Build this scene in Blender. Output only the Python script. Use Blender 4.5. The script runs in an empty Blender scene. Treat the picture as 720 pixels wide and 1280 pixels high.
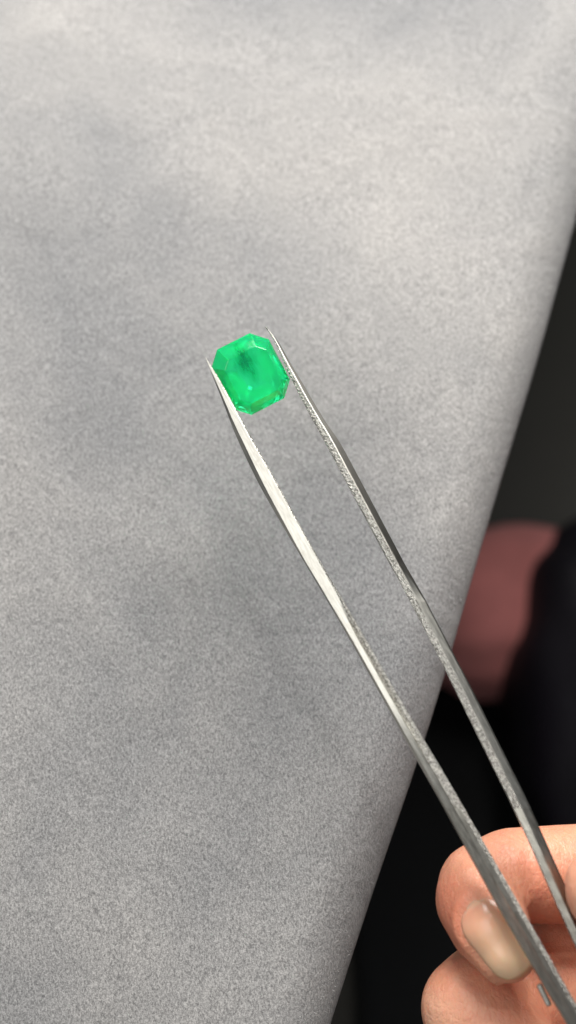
import bpy, bmesh, math, random
from mathutils import Vector, Matrix, noise
from mathutils.bvhtree import BVHTree
random.seed(7)
MM = 0.001
sc = bpy.context.scene
col = sc.collection
R = math.radians

# ------------------------------------------------------------------ camera, light, exposure
TILT = R(22.0)
CAM_H = 221.0                       # mm above the suede
FPX = 1600.0                        # focal length in photo pixels (45 mm on 36 mm)
FWD = Vector((0, math.sin(TILT), -math.cos(TILT)))
RGT = Vector((1, 0, 0))
UP = Vector((0, math.cos(TILT), math.sin(TILT)))
CAM = Vector((0, 0, CAM_H))
cd = bpy.data.cameras.new('camera')
cam = bpy.data.objects.new('camera', cd)
col.objects.link(cam)
cam.location = CAM * MM
cam.rotation_euler = (TILT, 0, 0)
cd.sensor_fit = 'VERTICAL'
cd.sensor_height = 36
cd.sensor_width = 36
cd.lens = 45
cd.clip_start = 0.01
cd.clip_end = 50
cd.dof.use_dof = True
cd.dof.focus_distance = 0.212
cd.dof.aperture_fstop = 11.5
sc.camera = cam

w = bpy.data.worlds.new('World')
sc.world = w
w.use_nodes = True
bg = w.node_tree.nodes['Background']
bg.inputs[0].default_value = (0.92, 0.96, 1.0, 1)
bg.inputs[1].default_value = 0.16

def area(name, loc, target, sx, sy, power, color):
    l = bpy.data.lights.new(name, 'AREA')
    l.shape = 'RECTANGLE'
    l.size = sx * MM
    l.size_y = sy * MM
    l.energy = power
    l.color = color
    o = bpy.data.objects.new(name, l)
    col.objects.link(o)
    o.location = Vector(loc) * MM
    d = Vector(target) - Vector(loc)
    o.rotation_euler = d.to_track_quat('-Z', 'Y').to_euler()
    return o
area('window_light', (22, 391, 300), (0, 140, 0), 300, 220, 4.1, (1.0, 0.972, 0.935))
area('fill_light', (-270, -90, 800), (0, 30, 0), 720, 420, 2.7, (1.0, 0.985, 0.955))  # added fill, placed for the steel facets to reflect
area('glint_light', (30, 420, 760), (0, 60, 0), 60, 60, 1.0, (1.0, 0.98, 0.95))  # added small light for a glint on the stone
sc.view_settings.view_transform = 'Standard'
sc.view_settings.look = 'None'
sc.view_settings.exposure = 0.0
sc.view_settings.gamma = 1.0

def ray(px, py):
    return FWD + RGT * ((px - 360) / FPX) + UP * ((640 - py) / FPX)
def P(px, py, d):
    return CAM + ray(px, py) * d
def onz(px, py, z):
    r = ray(px, py)
    return CAM + r * ((z - CAM.z) / r.z)

# ------------------------------------------------------------------ helpers
def link_mesh(name, verts, faces, mat=None, parent=None, smooth=True, origin=None):
    """verts in mm, world; origin in mm"""
    o0 = Vector(origin) if origin is not None else Vector((0, 0, 0))
    me = bpy.data.meshes.new(name)
    me.from_pydata([tuple((Vector(v) - o0) * MM) for v in verts], [], faces)
    bm = bmesh.new(); bm.from_mesh(me)
    bmesh.ops.recalc_face_normals(bm, faces=bm.faces)
    bm.to_mesh(me); bm.free()
    if smooth:
        for p in me.polygons: p.use_smooth = True
    ob = bpy.data.objects.new(name, me)
    col.objects.link(ob)
    if mat: me.materials.append(mat)
    if parent is not None:
        ob.parent = parent
        base = Vector((0, 0, 0)); q = parent
        while q is not None: base += q.location; q = q.parent
        ob.location = (o0 * MM) - base
    else:
        ob.location = o0 * MM
    return ob
def tag(o, label=None, cat=None, group=None, kind=None):
    if label: o['label'] = label
    if cat: o['category'] = cat
    if group: o['group'] = group
    if kind: o['kind'] = kind
    return o
def empty(name, loc):
    o = bpy.data.objects.new(name, None)
    o.empty_display_size = 0.01
    col.objects.link(o)
    o.location = Vector(loc) * MM
    return o
class NT:
    def __init__(s, name):
        s.m = bpy.data.materials.new(name)
        s.m.use_nodes = True
        s.t = s.m.node_tree
        s.b = s.t.nodes['Principled BSDF']
        s.out = s.t.nodes['Material Output']
        s.co = s.t.nodes.new('ShaderNodeTexCoord')
    def n(s, t, **k):
        x = s.t.nodes.new(t)
        for a, v in k.items(): setattr(x, a, v)
        return x
    def l(s, a, b): s.t.links.new(a, b)
    def noise(s, scale, detail=3, rough=0.5, vec=None, dist=0.0):
        x = s.n('ShaderNodeTexNoise')
        x.inputs['Scale'].default_value = scale
        x.inputs['Detail'].default_value = detail
        x.inputs['Roughness'].default_value = rough
        x.inputs['Distortion'].default_value = dist
        s.l(vec or s.co.outputs['Object'], x.inputs['Vector'])
        return x.outputs['Fac']
    def ramp(s, fac, pts):
        x = s.n('ShaderNodeValToRGB')
        e = x.color_ramp.elements
        while len(e) < len(pts): e.new(0.5)
        for i, (p, c) in enumerate(pts):
            e[i].position = p
            e[i].color = (*c, 1) if len(c) == 3 else c
        s.l(fac, x.inputs[0])
        return x.outputs['Color']
    def mix(s, fac, a, b, mode='MIX'):
        x = s.n('ShaderNodeMix', data_type='RGBA', blend_type=mode)
        for i, v in ((0, fac), (6, a), (7, b)):
            if hasattr(v, 'is_linked') or hasattr(v, 'links'): s.l(v, x.inputs[i])
            elif i == 0: x.inputs[0].default_value = v
            else: x.inputs[i].default_value = (*v, 1)
        return x.outputs[2]
    def math(s, op, a, b=0.0):
        x = s.n('ShaderNodeMath', operation=op)
        for i, v in ((0, a), (1, b)):
            if hasattr(v, 'links'): s.l(v, x.inputs[i])
            else: x.inputs[i].default_value = v
        return x.outputs[0]
    def bump(s, h, strength, dist, prev=None):
        x = s.n('ShaderNodeBump')
        x.inputs['Strength'].default_value = strength
        x.inputs['Distance'].default_value = dist
        s.l(h, x.inputs['Height'])
        if prev: s.l(prev, x.inputs['Normal'])
        return x.outputs['Normal']
def setp(b, **k):
    for n, v in k.items():
        n = n.replace('_', ' ')
        b.inputs[n].default_value = (*v, 1) if isinstance(v, tuple) and len(v) == 3 and b.inputs[n].type == 'RGBA' else v

# ------------------------------------------------------------------ materials
SHADE_OFF = (0.29, -0.86, -1.75)  # offset puts dark suede patches mid-pad, standing in for cast shade
def mat_suede():
    s = NT('grey suede')
    mo = s.n('ShaderNodeMapping'); mo.inputs['Location'].default_value = SHADE_OFF
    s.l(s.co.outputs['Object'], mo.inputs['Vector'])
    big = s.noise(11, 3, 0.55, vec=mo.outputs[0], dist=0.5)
    mid = s.noise(38, 4, 0.6, dist=1.2)
    # nap lies in one direction: stretched grain
    mp = s.n('ShaderNodeMapping'); mp.inputs['Scale'].default_value = (1.0, 0.55, 1.0)
    mp.inputs['Rotation'].default_value = (0, 0, R(28))
    s.l(s.co.outputs['Object'], mp.inputs['Vector'])
    g1 = s.noise(2900, 3, 0.75, vec=mp.outputs[0])
    g2 = s.noise(4300, 2, 0.6)
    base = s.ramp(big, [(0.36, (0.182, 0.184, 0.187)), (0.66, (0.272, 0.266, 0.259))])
    base = s.mix(0.5, base, s.ramp(mid, [(0.3, (0.44, 0.44, 0.445)), (0.7, (0.58, 0.57, 0.56))]), 'OVERLAY')
    gr = s.ramp(s.math('ADD', s.math('MULTIPLY', g1, 0.62), s.math('MULTIPLY', g2, 0.38)),
                [(0.38, (0.16, 0.16, 0.165)), (0.5, (0.50, 0.50, 0.50)), (0.62, (0.86, 0.855, 0.85))])
    base = s.mix(0.72, base, gr, 'OVERLAY')
    s.l(base, s.b.inputs['Base Color'])
    n = s.bump(g1, 0.55, 0.0004)
    n = s.bump(g2, 0.35, 0.0002, n)
    n = s.bump(mid, 0.25, 0.004, n)
    s.l(n, s.b.inputs['Normal'])
    setp(s.b, Roughness=0.85, Sheen_Weight=0.35, Sheen_Roughness=0.45)
    s.b.inputs['Specular IOR Level'].default_value = 0.25
    return s.m
def mat_steel(name, base=(0.46, 0.45, 0.41), rough=0.34, streak=1.0, rgh_bump=0.0, speck=0.0):
    s = NT(name)
    mp = s.n('ShaderNodeMapping'); mp.inputs['Rotation'].default_value = (0, 0, R(-62)); mp.inputs['Scale'].default_value = (1, 1, 1)
    mp2 = s.n('ShaderNodeMapping'); mp2.inputs['Scale'].default_value = (0.06, 1.0, 1.0)
    s.l(s.co.outputs['Object'], mp.inputs['Vector']); 
    mp.vector_type = 'TEXTURE'
    s.l(mp.outputs[0], mp2.inputs['Vector'])
    st = s.noise(3200, 3, 0.7, vec=mp2.outputs[0])
    sp = s.noise(900, 4, 0.7)
    fine = s.noise(2500, 4, 0.85)
    c = s.mix(0.5, base, s.ramp(st, [(0.35, (0.30, 0.29, 0.26)), (0.65, (0.62, 0.61, 0.56))]))
    c = s.mix(s.ramp(sp, [(0.55, (0, 0, 0)), (0.75, (0.45, 0.45, 0.45))]), c, (0.33, 0.31, 0.27))
    if speck: c = s.mix(s.ramp(s.noise(2600, 3, 0.8), [(0.42, (speck,) * 3), (0.58, (0, 0, 0))]), c, (0.10, 0.095, 0.085))
    s.l(c, s.b.inputs['Base Color'])
    s.l(s.math('ADD', s.math('MULTIPLY', st, 0.16), rough - 0.08), s.b.inputs['Roughness'])
    n = s.bump(st, 0.25 * streak, 0.00006)
    if rgh_bump: n = s.bump(fine, rgh_bump, 0.0004, n)
    s.l(n, s.b.inputs['Normal'])
    setp(s.b, Metallic=1.0)
    return s.m
def mat_emerald(ac, al):
    """inner glow painted as colour: paler flanks and one pale end, streaked along its length"""
    s = NT('emerald')
    def dot(v):
        x = s.n('ShaderNodeVectorMath', operation='DOT_PRODUCT'); x.inputs[1].default_value = tuple(v)
        s.l(s.co.outputs['Object'], x.inputs[0]); return x.outputs['Value']
    X = dot(ac * 1000); Y = dot(al * 1000)
    cmb = s.n('ShaderNodeCombineXYZ'); s.l(X, cmb.inputs[0]); s.l(s.math('MULTIPLY', Y, 0.35), cmb.inputs[1])
    st = s.noise(1.3, 4, 0.65, vec=cmb.outputs[0], dist=0.3)
    side = s.math('MULTIPLY', s.math('ABSOLUTE', X), 0.17)
    end = s.math('MULTIPLY', s.math('ABSOLUTE', s.math('ADD', Y, 1.9)), 0.085)
    f = s.math('ADD', s.math('ADD', side, end), s.math('MULTIPLY', st, 0.75))
    c = s.ramp(f, [(0.42, (0.0, 0.40, 0.15)), (0.60, (0.004, 0.80, 0.27)), (0.82, (0.03, 1.0, 0.41))])  # glow of the pavilion facets put into the base colour
    s.l(c, s.b.inputs['Base Color'])
    setp(s.b, Roughness=0.05, IOR=1.56)
    s.b.inputs['Transmission Weight'].default_value = 0.80
    s.b.inputs['Specular IOR Level'].default_value = 0.35
    s.b.inputs['Subsurface Weight'].default_value = 0.6
    s.b.inputs['Subsurface Scale'].default_value = 0.001
    s.b.inputs['Subsurface Radius'].default_value = (0.1, 1.0, 0.4)
    return s.m
def mat_skin():
    s = NT('skin')
    a = s.noise(75, 4, 0.6)
    b2 = s.noise(420, 4, 0.65)
    fl = s.n('ShaderNodeAttribute'); fl.attribute_name = 'red_shade'
    pale = s.n('ShaderNodeAttribute'); pale.attribute_name = 'pale'
    c = s.ramp(a, [(0.3, (0.70, 0.270, 0.170)), (0.5, (0.75, 0.345, 0.215)), (0.7, (0.80, 0.425, 0.28))])
    c = s.mix(s.ramp(b2, [(0.45, (0, 0, 0)), (0.75, (0.4, 0.4, 0.4))]), c, (0.70, 0.24, 0.165))
    c = s.mix(s.math('MULTIPLY', fl.outputs['Fac'], 0.8), c, (0.56, 0.17, 0.095))
    c = s.mix(s.math('MULTIPLY', pale.outputs['Fac'], 0.8), c, (0.80, 0.56, 0.33))
    s.l(c, s.b.inputs['Base Color'])
    mp = s.n('ShaderNodeMapping'); mp.inputs['Rotation'].default_value = (0.3, 0.2, 0.5); mp.inputs['Scale'].default_value = (1, 0.45, 1)
    s.l(s.co.outputs['Object'], mp.inputs['Vector'])
    vo = s.n('ShaderNodeTexVoronoi'); vo.feature = 'DISTANCE_TO_EDGE'; vo.inputs['Scale'].default_value = 1500
    s.l(mp.outputs[0], vo.inputs['Vector'])
    line = s.ramp(vo.outputs['Distance'], [(0.0, (0, 0, 0)), (0.12, (1, 1, 1))])
    n = s.bump(line, 0.35, 0.00012)
    wr = s.noise(700, 3, 0.6, vec=mp.outputs[0])
    n = s.bump(wr, 0.45, 0.0005, n)
    n = s.bump(b2, 0.35, 0.0009, n)
    s.l(n, s.b.inputs['Normal'])
    setp(s.b, Roughness=0.42, Subsurface_Weight=0.3, Subsurface_Scale=0.003)
    s.b.inputs['Subsurface Radius'].default_value = (1.0, 0.3, 0.15)
    return s.m
def mat_simple(name, c, rough, nscale=40, var=0.25, bump=0.3, bdist=0.002, sheen=0.0):
    s = NT(name)
    a = s.noise(nscale, 4, 0.6)
    lo = tuple(x * (1 - var) for x in c); hi = tuple(min(1, x * (1 + var)) for x in c)
    s.l(s.ramp(a, [(0.3, lo), (0.7, hi)]), s.b.inputs['Base Color'])
    f = s.noise(nscale * 20, 3, 0.6)
    n = s.bump(f, bump, bdist)
    s.l(n, s.b.inputs['Normal'])
    setp(s.b, Roughness=rough, Sheen_Weight=sheen)
    return s.m
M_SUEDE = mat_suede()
def mat_nap():
    s = NT('suede nap')
    mo = s.n('ShaderNodeMapping'); mo.inputs['Location'].default_value = SHADE_OFF
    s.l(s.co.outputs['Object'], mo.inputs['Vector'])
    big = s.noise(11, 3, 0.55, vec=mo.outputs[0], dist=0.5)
    f = s.noise(900, 2, 0.5)
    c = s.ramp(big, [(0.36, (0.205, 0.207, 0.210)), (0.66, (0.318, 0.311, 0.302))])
    c = s.mix(0.8, c, s.ramp(f, [(0.35, (0.28, 0.28, 0.28)), (0.65, (0.74, 0.74, 0.735))]), 'OVERLAY')
    s.l(c, s.b.inputs['Base Color'])
    setp(s.b, Roughness=0.7)
    s.b.inputs['Specular IOR Level'].default_value = 0.3
    return s.m
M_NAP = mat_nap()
M_STEEL = mat_steel('brushed steel')
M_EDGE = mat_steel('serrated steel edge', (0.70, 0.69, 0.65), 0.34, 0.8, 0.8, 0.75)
M_SHADED = mat_steel('shade-toned steel', (0.33, 0.315, 0.27), 0.34)  # darker steel colour stands in for dark reflections
M_SKIN = mat_skin()
M_FLOOR = mat_simple('olive grey floor', (0.046, 0.043, 0.034), 0.6, 6, 0.15, 0.2)
M_BLACK = mat_simple('black cloth', (0.002, 0.0024, 0.003), 0.9, 30, 0.3, 0.4)
M_PINK = mat_simple('dusty pink cloth', (0.78, 0.27, 0.25), 0.9, 25, 0.2, 0.4, sheen=0.2)
M_BAG = mat_simple('black leather', (0.010, 0.008, 0.013), 0.55, 30, 0.3, 0.3)

# ------------------------------------------------------------------ floor and what lies on it
FLOOR_Z = -480.0
def sheet(name, x0, x1, y0, y1, nx, ny, zf, mat, kind=None, parent=None):
    vs = []; fs = []
    for j in range(ny + 1):
        for i in range(nx + 1):
            x = x0 + (x1 - x0) * i / nx; y = y0 + (y1 - y0) * j / ny
            vs.append((x, y, zf(x, y)))
    for j in range(ny):
        for i in range(nx):
            a = j * (nx + 1) + i
            fs.append((a, a + 1, a + nx + 2, a + nx + 1))
    o = link_mesh(name, vs, fs, mat, parent)
    return o
fl = sheet('floor', -3000, 3000, -3000, 3000, 4, 4, lambda x, y: FLOOR_Z, M_FLOOR)
tag(fl, kind='structure')

def nz(x, y, z, s):
    return noise.noise(Vector((x * s, y * s, z * s)))

# black cloth spread over the near floor: folded thick edge all round
cl_y = onz(600, 800, FLOOR_Z).y
def cloth(name, x0, x1, y0, y1, n, amp, th, mat):
    vs = []; fs = []
    N = n + 1
    for lay in (0, 1):
        for j in range(N):
            for i in range(N):
                u = i / n; v = j / n
                x = x0 + (x1 - x0) * u; y = y0 + (y1 - y0) * v
                x += 12 * nz(x, y, 3, 0.01); y += 12 * nz(x, y, 9, 0.01)
                h = amp * (0.5 + 0.5 * math.sin(x * 0.035 + 3 * nz(x, y, 0, 0.006))) * (0.5 + nz(x, y, 5, 0.008))
                h = max(0, h)
                z = FLOOR_Z + 0.5 + h + (th if lay == 0 else 0)
                vs.append((x, y, z))
    for j in range(n):
        for i in range(n):
            a = j * N + i
            fs.append((a, a + 1, a + N + 1, a + N))
            b = a + N * N
            fs.append((b, b + N, b + N + 1, b + 1))
    for k in range(n):
        for a, b in ((k, k + 1), (n * N + k, n * N + k + 1), (k * N, (k + 1) * N), (k * N + n, (k + 1) * N + n)):
            fs.append((a, b, b + N * N, a + N * N))
    return link_mesh(name, vs, fs, mat, origin=((x0 + x1) / 2, (y0 + y1) / 2, FLOOR_Z))
bc = cloth('floor_cloth', 30, 560, cl_y - 560, cl_y, 60, 16, 2.5, M_BLACK)
tag(bc, 'black rumpled cloth spread on the floor below the pad', 'cloth')

def blob(name, c, rx, ry, rz, nu, nv, f, mat, label, cat):
    """soft sack standing on z = c.z"""
    vs = []; fs = []
    for j in range(nv + 1):
        ph = math.pi * j / nv
        for i in range(nu):
            th = 2 * math.pi * i / nu
            d = Vector((math.sin(ph) * math.cos(th), math.sin(ph) * math.sin(th), math.cos(ph)))
            e = 0.86
            q = Vector([math.copysign(abs(k) ** e, k) for k in d])
            k = f(d)
            x = c[0] + q.x * rx * k; y = c[1] + q.y * ry * k; z = c[2] + rz + q.z * rz * k
            vs.append((x, y, max(z, c[2])))
    for j in range(nv):
        for i in range(nu):
            a = j * nu + i; b = j * nu + (i + 1) % nu
            fs.append((a, b, b + nu, a + nu))
    o = link_mesh(name, vs, fs, mat, origin=c)
    return tag(o, label, cat)
pc = onz(632, 758, FLOOR_Z + 50)
blob('pink_cushion', (pc.x + 8, pc.y - 4, FLOOR_Z + 4), 66, 45, 46, 64, 40,
     lambda d: 1 + 0.05 * nz(d.x * 3, d.y * 3, d.z * 3, 1) + 0.02 * math.sin(d.x * 9 + 2 * d.y), M_PINK,
     'dusty pink blurred cushion on the floor beyond the right edge of the grey pad', 'cushion')
pb = onz(764, 865, FLOOR_Z + 90)
blob('black_bag', (pb.x + 4, pb.y - 2, FLOOR_Z + 4), 52, 98, 62, 64, 40,
     lambda d: 1 + 0.06 * nz(d.x * 2, d.y * 3, d.z * 2, 1) + 0.015 * math.sin(d.y * 14), M_BAG,
     'black rounded leather bag at the right margin beside the pink cushion', 'bag')

# ------------------------------------------------------------------ suede pad
EDGE_Z = -7.0
edge_px = [(735, 225), (716, 290), (692, 385), (652, 520), (612, 650), (582, 755), (553, 860), (535, 920), (512, 985), (478, 1080), (450, 1165), (415, 1280)]
edge = [onz(a, b, EDGE_Z) for a, b in edge_px]
def edge_x(y):
    pts = sorted([(p.y, p.x) for p in edge])
    if y <= pts[0][0]:
        (y0, x0), (y1, x1) = pts[0], pts[3]
    elif y >= pts[-1][0]:
        (y0, x0), (y1, x1) = pts[-4], pts[-1]
    else:
        for k in range(len(pts) - 1):
            if pts[k][0] <= y <= pts[k + 1][0]:
                (y0, x0), (y1, x1) = pts[k], pts[k + 1]; break
    return x0 + (x1 - x0) * (y - y0) / (y1 - y0)
def edge_s(y):   # smoothed
    return sum(edge_x(y + k * 4) for k in range(-4, 5)) / 9
def relief(x, y):
    g = 1.3 * math.exp(-(((x + 10) / 45) ** 2 + ((y - 90) / 70) ** 2))
    t = min(1, max(0, (130 - y) / 75)); t = t * t * (3 - 2 * t)
    u = min(1, max(0, (x + 40) / 90)); u = u * u * (3 - 2 * u)
    return 1.7 * nz(x, y, 2, 0.013) + 0.6 * nz(x, y, 7, 0.04) - g - 4.5 * t * (0.45 + 0.55 * u)
def build_pad():
    bench = empty('suede_bench', (-150, 100, FLOOR_Z))
    tag(bench, 'grey suede-covered pad with a soft rounded right edge under the tweezers', 'padded bench')
    TH = 60.0
    ys = [-320 + 4 * k for k in range(236)]
    prof = []      # (inset from the edge, z, relief weight)
    xs_in = [470, 440, 410] + [400 - 5 * k for k in range(75)] + [25, 22, 19, 17, 15]
    for s_ in xs_in: prof.append((s_, 0.0, min(1.0, (s_ - 8) / 25 + 0.2)))
    Rr = 11.0
    for k in range(1, 13):
        a = math.pi / 2 * k / 12
        prof.append((Rr - Rr * math.sin(a) , -(Rr - Rr * math.cos(a)) * 1.05, 0.2 * (1 - k / 12)))
    prof += [(0.6, -22, 0), (1.2, -35, 0), (0.6, -48, 0), (6, -TH, 0), (30, -TH, 0), (470, -TH, 0)]
    vs = []; fs = []
    n = len(prof)
    for y in ys:
        ex = edge_s(y)
        for (s_, z, wgt) in prof:
            x = ex - s_
            vs.append((x, y, z + relief(x, y) * wgt))
    for j in range(len(ys) - 1):
        for i in range(n - 1):
            a = j * n + i
            fs.append((a, a + 1, a + n + 1, a + n))
        fs.append((j * n, (j + 1) * n, (j + 1) * n + n - 1, j * n + n - 1))
    fs.append(tuple(range(n))); fs.append(tuple((len(ys) - 1) * n + k for k in range(n)))
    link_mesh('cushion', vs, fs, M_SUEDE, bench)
    # short nap fibres standing out of the suede: one triangle each, leaning along a drifting direction
    import numpy as np
    rg = np.random.default_rng(5)
    N = 300000
    fx = rg.uniform(-175, 135, N); fy = rg.uniform(-45, 250, N)
    yy = np.arange(-60, 271); ee = np.array([edge_s(float(v)) for v in yy])
    ins = np.interp(fy, yy, ee) - fx
    keep = ins > 1.0
    fx, fy, ins = fx[keep], fy[keep], ins[keep]
    gx = np.arange(-180, 141, 4.0); gy = np.arange(-50, 256, 4.0)
    H = np.array([[relief(float(a), float(b)) for a in gx] for b in gy])
    A = np.array([[4.5 * nz(float(a), float(b), 31, 0.012) + 2.2 * nz(float(a), float(b), 44, 0.05) for a in gx] for b in gy])
    def bil(G, x, y):
        i = np.clip((x - gx[0]) / 4, 0, len(gx) - 1.001); j = np.clip((y - gy[0]) / 4, 0, len(gy) - 1.001)
        i0 = i.astype(int); j0 = j.astype(int); a = i - i0; b = j - j0
        return G[j0, i0] * (1 - a) * (1 - b) + G[j0, i0 + 1] * a * (1 - b) + G[j0 + 1, i0] * (1 - a) * b + G[j0 + 1, i0 + 1] * a * b
    wgt = np.clip((ins - 8) / 25 + 0.2, 0.2, 1.0)
    fz = bil(H, fx, fy) * wgt
    r_ = np.clip((11 - ins) / 11, 0, 1)
    fz = fz - 11.5 * (1 - np.sqrt(np.clip(1 - r_ * r_, 0, 1))) - 0.08
    ang = -1.1 + bil(A, fx, fy) + rg.normal(0, 0.75, len(fx))
    L = rg.uniform(0.35, 0.95, len(fx)); lean = rg.uniform(0.15, 0.75, len(fx)); w_ = rg.uniform(0.045, 0.085, len(fx))
    dx = np.cos(ang) * L * np.cos(lean); dy = np.sin(ang) * L * np.cos(lean); dz = L * np.sin(lean) * 0.6
    sa = ang + np.pi / 2 + rg.normal(0, 0.5, len(fx)); sx = np.cos(sa) * w_; sy = np.sin(sa) * w_
    V = np.empty((len(fx), 3, 3), dtype=np.float32)
    V[:, 0] = np.stack([fx - sx, fy - sy, fz], 1); V[:, 1] = np.stack([fx + sx, fy + sy, fz], 1); V[:, 2] = np.stack([fx + dx, fy + dy, fz + dz], 1)
    V = (V.reshape(-1, 3) * MM).astype(np.float32)
    me = bpy.data.meshes.new('nap')
    me.vertices.add(len(V)); me.vertices.foreach_set('co', V.ravel())
    nf = len(V) // 3
    me.loops.add(nf * 3); me.loops.foreach_set('vertex_index', np.arange(nf * 3, dtype=np.int32))
    me.polygons.add(nf); me.polygons.foreach_set('loop_start', np.arange(0, nf * 3, 3, dtype=np.int32))
    me.update(calc_edges=True)
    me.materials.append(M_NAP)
    nap = bpy.data.objects.new('nap', me); col.objects.link(nap)
    nap.parent = bench; nap.location = -bench.location
    tag(nap, kind='stuff')
    # recessed plinth carrying the cushion
    vs = []; 
    for z in (FLOOR_Z, -TH):
        for (y, dx) in ((-280, 80), (-280, 430), (580, 430), (580, 80)):
            vs.append((edge_s(y) - dx, y, z))
    fs = [(0, 1, 2, 3), (4, 5, 6, 7), (0, 1, 5, 4), (1, 2, 6, 5), (2, 3, 7, 6), (3, 0, 4, 7)]
    link_mesh('plinth', vs, fs, M_BLACK, bench, smooth=False)
build_pad()

# ------------------------------------------------------------------ tweezers
def dep(py):                         # the tweezers lie in a plane: 1/depth is linear in the picture
    k = (1 / 188.0 - 1 / 215.0) / (1200 - 420)
    return 1 / (1 / 215.0 + k * (py - 420))
def TP(px, py, off=0.0):
    return P(px, py, dep(py)) + TN * off
A0 = P(257, 450, dep(450)); A1 = P(720, 1255, dep(1255)); A2 = P(720, 1165, dep(1165))
TN = (A1 - A0).cross(A2 - A0).normalized()
if TN.dot(CAM - A0) < 0: TN = -TN
def interp(pts, t):
    """Catmull-Rom through a list of tuples at param t in 0..n-1"""
    n = len(pts); i = min(int(t), n - 2); f = t - i
    p0 = pts[max(i - 1, 0)]; p1 = pts[i]; p2 = pts[i + 1]; p3 = pts[min(i + 2, n - 1)]
    return [0.5 * ((2 * b) + (-a + c) * f + (2 * a - 5 * b + 4 * c - d) * f * f + (-a + 3 * b - 3 * c + d) * f ** 3)
            for a, b, c, d in zip(p0, p1, p2, p3)]
# stations: inner x, outer x, y in the photograph
LEFT = [(257.5, 257, 447), (275, 268, 475), (289, 278, 500), (302.5, 287.5, 525), (316.5, 298, 550), (345, 322, 600), (372, 350, 650), (400, 380, 700), (429, 410, 750), (458, 439, 800),
        (486.5, 467, 850), (515.5, 495, 900), (545.5, 523, 950), (575, 551, 1000), (604, 578, 1050), (633, 605, 1100), (661.5, 633, 1150), (690, 662, 1200), (718.5, 691.5, 1250), (776, 751, 1350), (834, 813, 1450), (888, 874, 1545)]
RIGHT = [(332.5, 332, 408), (343, 346.5, 425), (354, 363, 450), (366, 379, 475), (379, 394, 500), (392.5, 410, 525), (406, 427, 550), (432.5, 454, 600), (459, 480.5, 650), (485.5, 507, 700), (512, 533, 750), (538, 559, 800),
         (563.5, 585, 850), (588, 610, 900), (612.5, 635, 950), (637, 660, 1000), (660.5, 683, 1050), (682.5, 705.5, 1100), (705, 728.5, 1150), (728, 751, 1200), (775, 798, 1300), (830, 850, 1420), (893, 907, 1545)]
# cross-sections keyed by y: six (u, drop in mm) points across the front, u = 0 at the inner edge, and the depth behind
PL = [(447, (0, .05, .2, 0, .3, 0, .5, .02, .8, .05, 1, .1, 0.5)), (500, (0, .2, .10, .03, .18, 0, .45, .08, .78, .2, 1, .6, 1.18)), (550, (0, .3, .10, .03, .15, 0, .4, .12, .72, .30, 1, 1.0, 1.37)),
      (650, (0, .3, .08, .03, .13, 0, .45, .16, .82, .36, 1, .95, 1.71)), (700, (0, .28, .08, .03, .14, .02, .5, .18, .93, .42, 1, .6, 1.85)), (750, (0, .2, .12, .0, .2, .1, .35, .16, .93, .45, 1, .55, 2.0)),
      (800, (0, .16, .22, 0, .46, .44, .53, .14, .90, .34, 1, .75, 2.19)), (880, (0, .16, .22, 0, .46, .44, .53, .14, .90, .30, 1, .7, 2.28)), (960, (0, .25, .24, .12, .5, .26, .58, .16, .92, .04, 1, .4, 2.45)), (1080, (0, .75, .22, .52, .5, .40, .58, .30, .92, 0, 1, .3, 2.5)), (1300, (0, .85, .24, .65, .5, .45, .58, .35, .92, 0, 1, .3, 2.5))]
PR = [(408, (0, .05, .2, 0, .3, 0, .5, .1, .8, .3, 1, .4, 0.5)), (450, (0, .3, .06, .18, .36, .02, .44, .05, .7, 1.0, 1, 2.1, 1.28)), (550, (0, .42, .05, .28, .38, .02, .45, .05, .7, 1.1, 1, 2.3, 1.56)),
      (700, (0, .42, .05, .28, .40, .02, .47, .05, .7, 1.0, 1, 2.2, 1.95)), (722, (0, .38, .05, .25, .42, .01, .49, .04, .78, .62, 1, 1.45, 2.0)), (752, (0, .32, .05, .22, .42, 0, .50, 0, .9, .25, 1, .55, 2.1)),
      (950, (0, .30, .05, .2, .42, 0, .50, 0, .88, .3, 1, .6, 2.5)), (1080, (0, .20, .05, .1, .42, 0, .50, .05, .88, .75, 1, 1.1, 2.5)), (1300, (0, .2, .05, .1, .42, 0, .50, .05, .88, .8, 1, 1.2, 2.5))]
def prof_at(keys, y):
    if y <= keys[0][0]: return keys[0][1]
    for (y0, a), (y1, b) in zip(keys, keys[1:]):
        if y <= y1:
            t = (y - y0) / (y1 - y0)
            return [p + (q - p) * t for p, q in zip(a, b)]
    return keys[-1][1]
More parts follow.
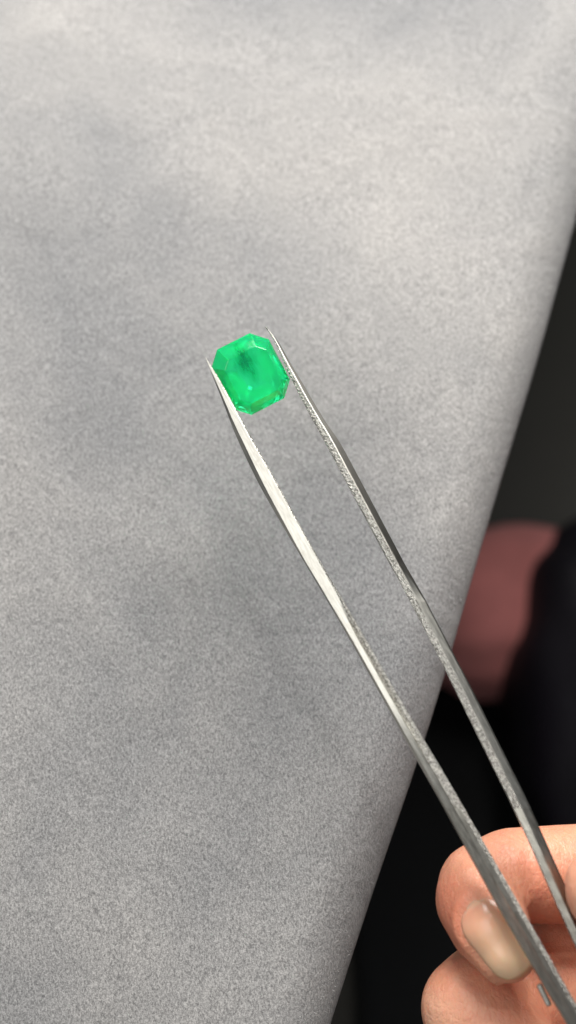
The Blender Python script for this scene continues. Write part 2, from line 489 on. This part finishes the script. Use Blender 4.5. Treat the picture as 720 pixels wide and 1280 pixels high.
def build_arm(name, st, keys, parent, serr_end):
    SUB = 44
    n = (len(st) - 1) * SUB + 1
    K = 9
    vs = []; fs = []; mats = []
    length = 0; prev = None
    for s_ in range(n):
        xi, xo, y = interp(st, s_ / SUB)
        q = prof_at(keys, y)
        pi = TP(xi, y); po = TP(xo, y)
        if prev is not None: length += (pi - prev).length
        prev = pi.copy()
        ac = (po - pi); wd = ac.length; ac = ac.normalized() if wd > 1e-6 else Vector((1, 0, 0))
        tooth = 0.0
        if y < serr_end:
            k = min(1, length / 4) * min(1, (serr_end - y) / 40)
            tooth = (0.17 if st is RIGHT else 0.045) * k * max(-.8, min(1, 2.2 * math.sin(length * 9.3))) * (0.7 + 0.6 * nz(length, 5, 5, .8))
        rough = 0.04 * nz(length, 3.0 + st[0][0], 0, 1.9) + 0.045 * nz(length, 9.0, 0, 4.1) 
        sc_ = min(1.0, wd / 2.2)
        jit = 0.012 * nz(length, 21.0 + st[0][0], 0, 1.3)
        pts = []
        for m in range(6):
            u, d = q[2 * m], q[2 * m + 1] * sc_
            pp = pi + ac * (wd * u) - TN * d
            if m == 0: pp -= ac * (tooth + rough)
            elif m in (1,): pp += -ac * (tooth * .6 + rough) + TN * (0.5 * rough - 0.5 * tooth)
            elif m in (2, 3): pp += ac * jit
            pts.append(pp)
        D = max(q[12], q[11] * sc_ + 0.5)
        pts += [po - TN * (D + .3) - ac * wd * .05, pi + ac * wd * .12 - TN * D, pi + ac * wd * .04 - TN * (q[1] * sc_ + .35)]
        vs += pts
    for s_ in range(n - 1):
        for k in range(K):
            a = s_ * K + k; b = s_ * K + (k + 1) % K
            fs.append((a, b, b + K, a + K))
            yy_ = interp(st, s_ / SUB)[2]
            mats.append(2 if (1 <= k <= 4 and yy_ > 1010) else 1 if (k in (0, 8) or (k == 1 and (st is RIGHT or interp(st, s_ / SUB)[2] > 700))) else (2 if k in (5, 6, 7) or (k in (2, 4) and st is LEFT and yy_ > 775) or (k in (3, 4) and st is RIGHT and interp(st, s_ / SUB)[2] > 1030) else 0))  # facets near the hand take the darkened steel to imitate dim reflections
    fs.append(tuple(range(K))); mats.append(0)
    fs.append(tuple((n - 1) * K + k for k in range(K))); mats.append(0)
    o = link_mesh(name, vs, fs, M_STEEL, parent, smooth=False)
    o.data.materials.append(M_EDGE); o.data.materials.append(M_SHADED)
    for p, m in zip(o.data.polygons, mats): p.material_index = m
    return o
tw = empty('tweezers', TP(895, 1545))
tag(tw, 'brushed steel gem tweezers with serrated tips gripping the green stone', 'tweezers')
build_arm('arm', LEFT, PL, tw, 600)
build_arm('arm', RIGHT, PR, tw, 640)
def box_part(name, c, ax, ay, az, mat, parent):
    vs = []
    for z in (-1, 1):
        for x, y in ((-1, -1), (1, -1), (1, 1), (-1, 1)):
            vs.append(c + ax * x + ay * y + az * z)
    fs = [(0, 1, 2, 3), (4, 5, 6, 7), (0, 1, 5, 4), (1, 2, 6, 5), (2, 3, 7, 6), (3, 0, 4, 7)]
    o = link_mesh(name, vs, fs, mat, parent, smooth=False)
    b = o.modifiers.new('bevel', 'BEVEL'); b.width = 0.0003; b.segments = 2
    return o
axd = (TP(895, 1545) - TP(836, 1430)).normalized(); acd = TN.cross(axd).normalized()
box_part('joint', TP(891, 1550) - TN * 4 + axd * 5, axd * 9, acd * 2.6, TN * 3.4, M_STEEL, tw)
# small steel tab that stands out beside the left arm under the fingertip
tabd = (TP(700, 1282) - TP(675, 1232)).normalized(); tabc = TN.cross(tabd).normalized()
box_part('grip_tab', TP(685, 1246) - TN * 3.0, tabd * 1.7, tabc * 0.42, TN * 0.45, M_STEEL, tw)

# ------------------------------------------------------------------ emerald
def build_gem():
    c = TP(313.0, 463.0) - TN * 1.6
    al = (TP(363, 478) - TP(335, 430)).normalized()          # along the arms
    al = (al + (TP(298, 512) - TP(266, 456)).normalized()).normalized()
    nn = TN.copy()
    ac = al.cross(nn).normalized()
    if ac.x < 0: ac = -ac
    tilt = Matrix.Rotation(R(13), 3, ac)
    al = tilt @ al; nn = tilt @ nn
    if nn.dot(CAM - c) < 0: nn = -nn
    def ring(hw, hl, cut, z, sh=0.0):
        pts = [(hw, hl - cut), (hw - cut, hl), (-hw + cut, hl), (-hw, hl - cut), (-hw, -hl + cut), (-hw + cut, -hl), (hw - cut, -hl), (hw, -hl + cut)]
        return [c + ac * x + al * (y + sh) + nn * z for x, y in pts]
    rings = [ring(3.9, 4.1, 1.3, 2.2, .62), ring(4.75, 5.15, 1.8, 1.3, .35), ring(5.35, 6.0, 2.3, 0.45, .05), ring(5.5, 6.2, 2.4, 0.2), ring(5.5, 6.2, 2.4, -0.12),
             ring(4.4, 5.1, 1.9, -1.6), ring(3.1, 3.8, 1.3, -3.1), ring(1.5, 2.3, .6, -4.3), ring(0.3, 1.3, .1, -4.9)]
    vs = [p for r in rings for p in r]; fs = [tuple(range(8))]
    for k in range(len(rings) - 1):
        for i in range(8):
            a = k * 8 + i; b = k * 8 + (i + 1) % 8
            fs.append((a, b, b + 8, a + 8))
    fs.append(tuple((len(rings) - 1) * 8 + i for i in range(8)))
    g = link_mesh('emerald', vs, fs, mat_emerald(ac, al), smooth=False, origin=c)
    b = g.modifiers.new('bevel', 'BEVEL'); b.width = 0.00007; b.segments = 1
    tag(g, 'vivid green emerald-cut gemstone held between the tweezer tips', 'gemstone')
    # pale green sheets added inside the stone to imitate its glow lobes
    for (x, y, z, rx, ry, rz, tx, seed) in ((-2.9, 1.0, -0.7, 1.5, 2.9, .4, -.5, 1), (-2.3, 2.0, -1.5, 1.3, 2.2, .4, -.6, 2), (3.0, -0.1, -0.7, 1.5, 3.2, .4, .5, 3), (2.5, 1.4, -1.4, 1.3, 2.4, .4, .6, 4),
                                           (0.2, 4.2, -0.4, 3.2, 1.2, .3, 0, 5), (0.6, 3.2, -1.5, 2.4, 1.1, .3, .1, 6), (0.0, -4.6, 0.2, 3.0, .8, .2, 0, 7)):
        vs = []; fs = []; fall = []
        NR, NA = 8, 28
        for i in range(NR + 1):
            rr = i / NR
            for k in range(NA):
                th = 2 * math.pi * k / NA
                wob = 1 + .35 * nz(math.cos(th) * 1.5, math.sin(th) * 1.5, seed * 7, 1)
                px_ = rr * wob * rx * math.cos(th); py_ = rr * wob * ry * math.sin(th)
                pz_ = tx * px_ + rz * nz(px_, py_, seed * 3, .9)
                vs.append(c + ac * (x + px_) + al * (y + py_) + nn * (z + pz_)); fall.append(1 - rr)
        for i in range(NR):
            for k in range(NA):
                a = i * NA + k; b2 = i * NA + (k + 1) % NA
                fs.append((a, b2, b2 + NA, a + NA))
        o = link_mesh('glow_sheet', vs, fs, M_GLOW_WISP, g)
        at = o.data.attributes.new('fall', 'FLOAT', 'POINT')
        for k, f_ in enumerate(fall): at.data[k].value = f_
    return g
def mat_glow_wisp():
    s = NT('glow wisp')
    at = s.n('ShaderNodeAttribute'); at.attribute_name = 'fall'
    mp = s.n('ShaderNodeMapping'); mp.inputs['Rotation'].default_value = (0, 0, R(30)); mp.inputs['Scale'].default_value = (1.0, 0.28, 1.0)
    s.l(s.co.outputs['Object'], mp.inputs['Vector'])
    f = s.noise(1500, 3, 0.6, vec=mp.outputs[0])
    a = s.math('MULTIPLY', s.ramp(f, [(0.3, (.25, .25, .25)), (0.7, (1, 1, 1))]), s.ramp(at.outputs['Fac'], [(0.0, (0, 0, 0)), (0.45, (.95, .95, .95))]))
    s.l(a, s.b.inputs['Alpha'])
    setp(s.b, Base_Color=(0.2, 1.0, 0.55), Roughness=0.8)
    s.b.inputs['Specular IOR Level'].default_value = 0.0
    return s.m
M_GLOW_WISP = mat_glow_wisp()
build_gem()

# ------------------------------------------------------------------ hand
def capsule(bm, p0, r0, p1, r1, seg=20):
    ax = (p1 - p0); L = ax.length; ax = ax.normalized()
    t = Vector((0, 0, 1)) if abs(ax.z) < 0.9 else Vector((1, 0, 0))
    u = ax.cross(t).normalized(); v = ax.cross(u)
    rings = []
    for k in range(1, 7):
        a = math.pi / 2 * k / 6
        rings.append((p0 - ax * r0 * math.cos(a), r0 * math.sin(a)))
    for k in range(1, 6): rings.append((p0.lerp(p1, k / 6), r0 + (r1 - r0) * k / 6))
    for k in range(0, 6):
        a = math.pi / 2 * k / 6
        rings.append((p1 + ax * r1 * math.sin(a), r1 * math.cos(a)))
    rows = []
    for c, r in rings:
        rows.append([bm.verts.new(c + (u * math.cos(2 * math.pi * i / seg) + v * math.sin(2 * math.pi * i / seg)) * r) for i in range(seg)])
    s0 = bm.verts.new(p0 - ax * r0); s1 = bm.verts.new(p1 + ax * r1)
    for a, b in zip(rows, rows[1:]):
        for i in range(seg):
            bm.faces.new((a[i], a[(i + 1) % seg], b[(i + 1) % seg], b[i]))
    for i in range(seg):
        bm.faces.new((s0, rows[0][(i + 1) % seg], rows[0][i]))
        bm.faces.new((s1, rows[-1][i], rows[-1][(i + 1) % seg]))
CH = {   # joints: photo x, photo y, distance mm, radius mm
 'index': [(1010, 1235, 222, 10.5), (860, 1125, 217, 9.2), (735, 1092, 212, 8.2), (640, 1094, 208, 7.6), (604, 1110, 206, 7.4), (600, 1126, 203, 7.2), (612, 1156, 199, 6.5), (630, 1186, 197, 5.3)],
 'middle': [(1040, 1320, 222, 10.5), (880, 1255, 220, 9.4), (730, 1238, 217, 8.8), (610, 1246, 211, 8.8), (592, 1262, 206, 8.6), (640, 1310, 202, 7.2), (700, 1360, 200, 5.8)],
 'ring': [(1060, 1420, 224, 10), (900, 1400, 220, 8.6), (740, 1395, 214, 7.8), (660, 1400, 207, 7.4), (690, 1450, 199, 6.6), (760, 1490, 196, 5.6)],
 'pinky': [(1080, 1520, 226, 9), (940, 1520, 222, 7.5), (820, 1510, 216, 6.8), (765, 1520, 209, 6.4), (800, 1560, 201, 5.8), (860, 1590, 199, 4.8)],
 'thumb': [(1180, 1480, 214, 14), (1060, 1330, 203, 12), (930, 1215, 192, 10), (850, 1160, 187, 8.6), (764, 1112, 187, 6.9)],
}
def build_hand():
    bm = bmesh.new()
    for nm, ch in CH.items():
        pts = [(P(a, b, d), r) for a, b, d, r in ch]
        for (p0, r0), (p1, r1) in zip(pts, pts[1:]): capsule(bm, p0, r0, p1, r1)
    wrist = P(1330, 1640, 228); fore = P(1720, 2150, 240)
    for nm in CH:
        a, b, d, r = CH[nm][0]
        capsule(bm, P(a, b, d), r, wrist, 17 if nm != 'thumb' else 16)
    capsule(bm, P(1010, 1235, 222), 10, P(1080, 1520, 226), 9)
    capsule(bm, P(690, 1185, 220), 8, P(860, 1190, 222), 9)
    capsule(bm, wrist, 22, fore, 30)
    me = bpy.data.meshes.new('hand_raw'); bm.to_mesh(me); bm.free()
    tmp = bpy.data.objects.new('hand_raw', me); col.objects.link(tmp)
    rm = tmp.modifiers.new('r', 'REMESH'); rm.mode = 'VOXEL'; rm.voxel_size = 0.85
    sm = tmp.modifiers.new('s', 'SMOOTH'); sm.factor = 0.6; sm.iterations = 7
    dg = bpy.context.evaluated_depsgraph_get()
    ev = tmp.evaluated_get(dg)
    m2 = bpy.data.meshes.new_from_object(ev)
    bpy.data.objects.remove(tmp)
    vs = [v.co.copy() for v in m2.vertices]
    nr = [v.normal.copy() for v in m2.vertices]
    fs = [tuple(p.vertices) for p in m2.polygons]
    bpy.data.meshes.remove(m2)
    # knuckle creases across the bends
    for (a, b, d, ax0, ax1, wdt, dp) in ((668, 1092, 197, (640, 1090), (735, 1086), 1.0, .5), (690, 1092, 197, (640, 1090), (735, 1086), .6, .35)):
        c = P(a, b, d); ax = (P(*ax1, 205) - P(*ax0, 205)).normalized()
        for k, v in enumerate(vs):
            if (v - c).length < 14:
                q = (v - c).dot(ax)
                vs[k] = v - nr[k] * dp * math.exp(-(q / wdt) ** 2) * max(0, 1 - (v - c).length / 14)
    NAILS = [(P(588, 1130, 195), P(655, 1219, 192), 3.8, (-FWD + RGT * -0.35).normalized()),
             (P(660, 1345, 198), P(735, 1400, 196), 4.8, (-FWD).normalized()),
             (P(700, 1452, 196), P(790, 1510, 194), 4.4, (-FWD).normalized()),
             (P(815, 1562, 198), P(885, 1607, 196), 3.8, (-FWD).normalized()),
             (P(850, 1140, 180), P(762, 1088, 180), 5.2, (-FWD + UP * 0.5).normalized())]
    for base, tip, hw, look in NAILS:            # skin fold that frames each nail plate
        ax = tip - base; L = ax.length; ax.normalize(); ln = (look - ax * look.dot(ax)).normalized(); sd = ax.cross(ln)
        for k, v in enumerate(vs):
            q = v - base
            if abs(q.dot(ln)) > 9 or nr[k].dot(ln) < 0.05: continue
            t = q.dot(ax); u = abs(q.dot(sd))
            rr = hw
            ex = max(0, (hw * .9 - t)) if t < hw * .9 else max(0, t - (L - hw * .5))
            dist = math.hypot(u, ex) - rr if ex > 0 else u - rr
            if t > L - 1: dist += 5
            if -3 < dist < 4:
                vs[k] = v + nr[k] * (0.5 * math.exp(-((dist - .75) / .8) ** 2) - 0.22 * math.exp(-(dist / .35) ** 2))
    root = empty('person', wrist)
    tag(root, "person's bare hand pinching the steel tweezers at the lower right", 'hand')
    h = link_mesh('hand', vs, fs, M_SKIN, root)
    # skin colour: redder tone paints shade between the fingers and left of the knuckle, blanched where the fingertip presses
    at = h.data.attributes.new('red_shade', 'FLOAT', 'POINT'); pt = h.data.attributes.new('pale', 'FLOAT', 'POINT')
    spots = [(P(700, 1165, 205), 8.0, 1.0), (P(640, 1240, 198), 6.0, .5), (P(566, 1170, 197), 6.0, .7), (P(552, 1120, 201), 6.0, .6), (P(590, 1250, 195), 5, .35)]
    pales = [(P(648, 1190, 190), 5.0, .6)]
    for k, v in enumerate(vs):
        at.data[k].value = min(1, sum(s * math.exp(-((v - c).length / r) ** 2) for c, r, s in spots))
        pt.data[k].value = min(1, sum(s * math.exp(-((v - c).length / r) ** 2) for c, r, s in pales))
    bvh = BVHTree.FromPolygons(vs, fs)
    def nail(base, tip, halfw, look):
        """conforming nail plate between base and tip points, seen from direction look"""
        ax = tip - base; L = ax.length; ax.normalize()
        ln = look - ax * look.dot(ax); ln.normalize()
        sd = ax.cross(ln)
        U, V = 18, 16
        top = []; bot = []
        for j in range(V + 1):
            t = j / V
            if t < .28: k = math.sqrt(max(0, 1 - ((.28 - t) / .28) ** 2)) 
            elif t > .8: k = math.sqrt(max(0, 1 - ((t - .8) / .2) ** 2 * .8)) 
            else: k = 1
            k = max(k, .12)
            for i in range(U + 1):
                u = (i / U * 2 - 1) * k
                q = base + ax * L * t + sd * u * halfw * (1 - .12 * t)
                hit = bvh.ray_cast(q + ln * 25, -ln, 60)
                if hit[0] is None or (hit[0] - q).dot(ln) < -3.0:
                    nn3 = bvh.find_nearest(q - ln * 1.5); hit = (nn3[0], nn3[1])
                s_ = hit[0]
                nrm = hit[1] if hit[0] else ln
                if nrm.dot(ln) < 0: nrm = -nrm
                rise = .16 * (1 - abs(i / U * 2 - 1) ** 4) * min(1, t * 4)
                top.append(s_ + nrm * (rise + .04)); bot.append(s_ - nrm * .35)
        N = (U + 1) * (V + 1)
        vv = top + bot; ff = []
        for j in range(V):
            for i in range(U):
                a = j * (U + 1) + i
                ff.append((a, a + 1, a + U + 2, a + U + 1)); ff.append((a + N, a + N + U + 1, a + N + U + 2, a + N + 1))
        for i in range(U):
            ff.append((i, i + 1, i + 1 + N, i + N)); a = V * (U + 1) + i; ff.append((a, a + 1, a + 1 + N, a + N))
        for j in range(V):
            a = j * (U + 1); ff.append((a, a + U + 1, a + U + 1 + N, a + N)); a += U; ff.append((a, a + U + 1, a + U + 1 + N, a + N))
        o = link_mesh('fingernail', vv, ff, M_NAIL, h)
        at2 = o.data.attributes.new('along', 'FLOAT', 'POINT')
        for k in range(len(vv)): at2.data[k].value = ((k % N) // (U + 1)) / V
        return o
    h_loc = h.location.copy()
    for nn_ in NAILS: nail(*nn_)
    return h
def mat_nail():
    s = NT('fingernail')
    a = s.noise(150, 3, 0.5)
    al = s.n('ShaderNodeAttribute'); al.attribute_name = 'along'
    c = s.ramp(s.math('ADD', al.outputs['Fac'], s.math('MULTIPLY', a, 0.15)), [(0.06, (0.74, 0.50, 0.36)), (0.16, (0.66, 0.32, 0.21)), (0.50, (0.76, 0.44, 0.28)), (1.0, (0.90, 0.60, 0.38))])
    s.l(c, s.b.inputs['Base Color'])
    setp(s.b, Roughness=0.24, Subsurface_Weight=0.35, Subsurface_Scale=0.0015)
    rd = s.noise(500, 2, 0.5)
    s.l(s.bump(rd, 0.15, 0.0003), s.b.inputs['Normal'])
    return s.m
M_NAIL = mat_nail()
build_hand()
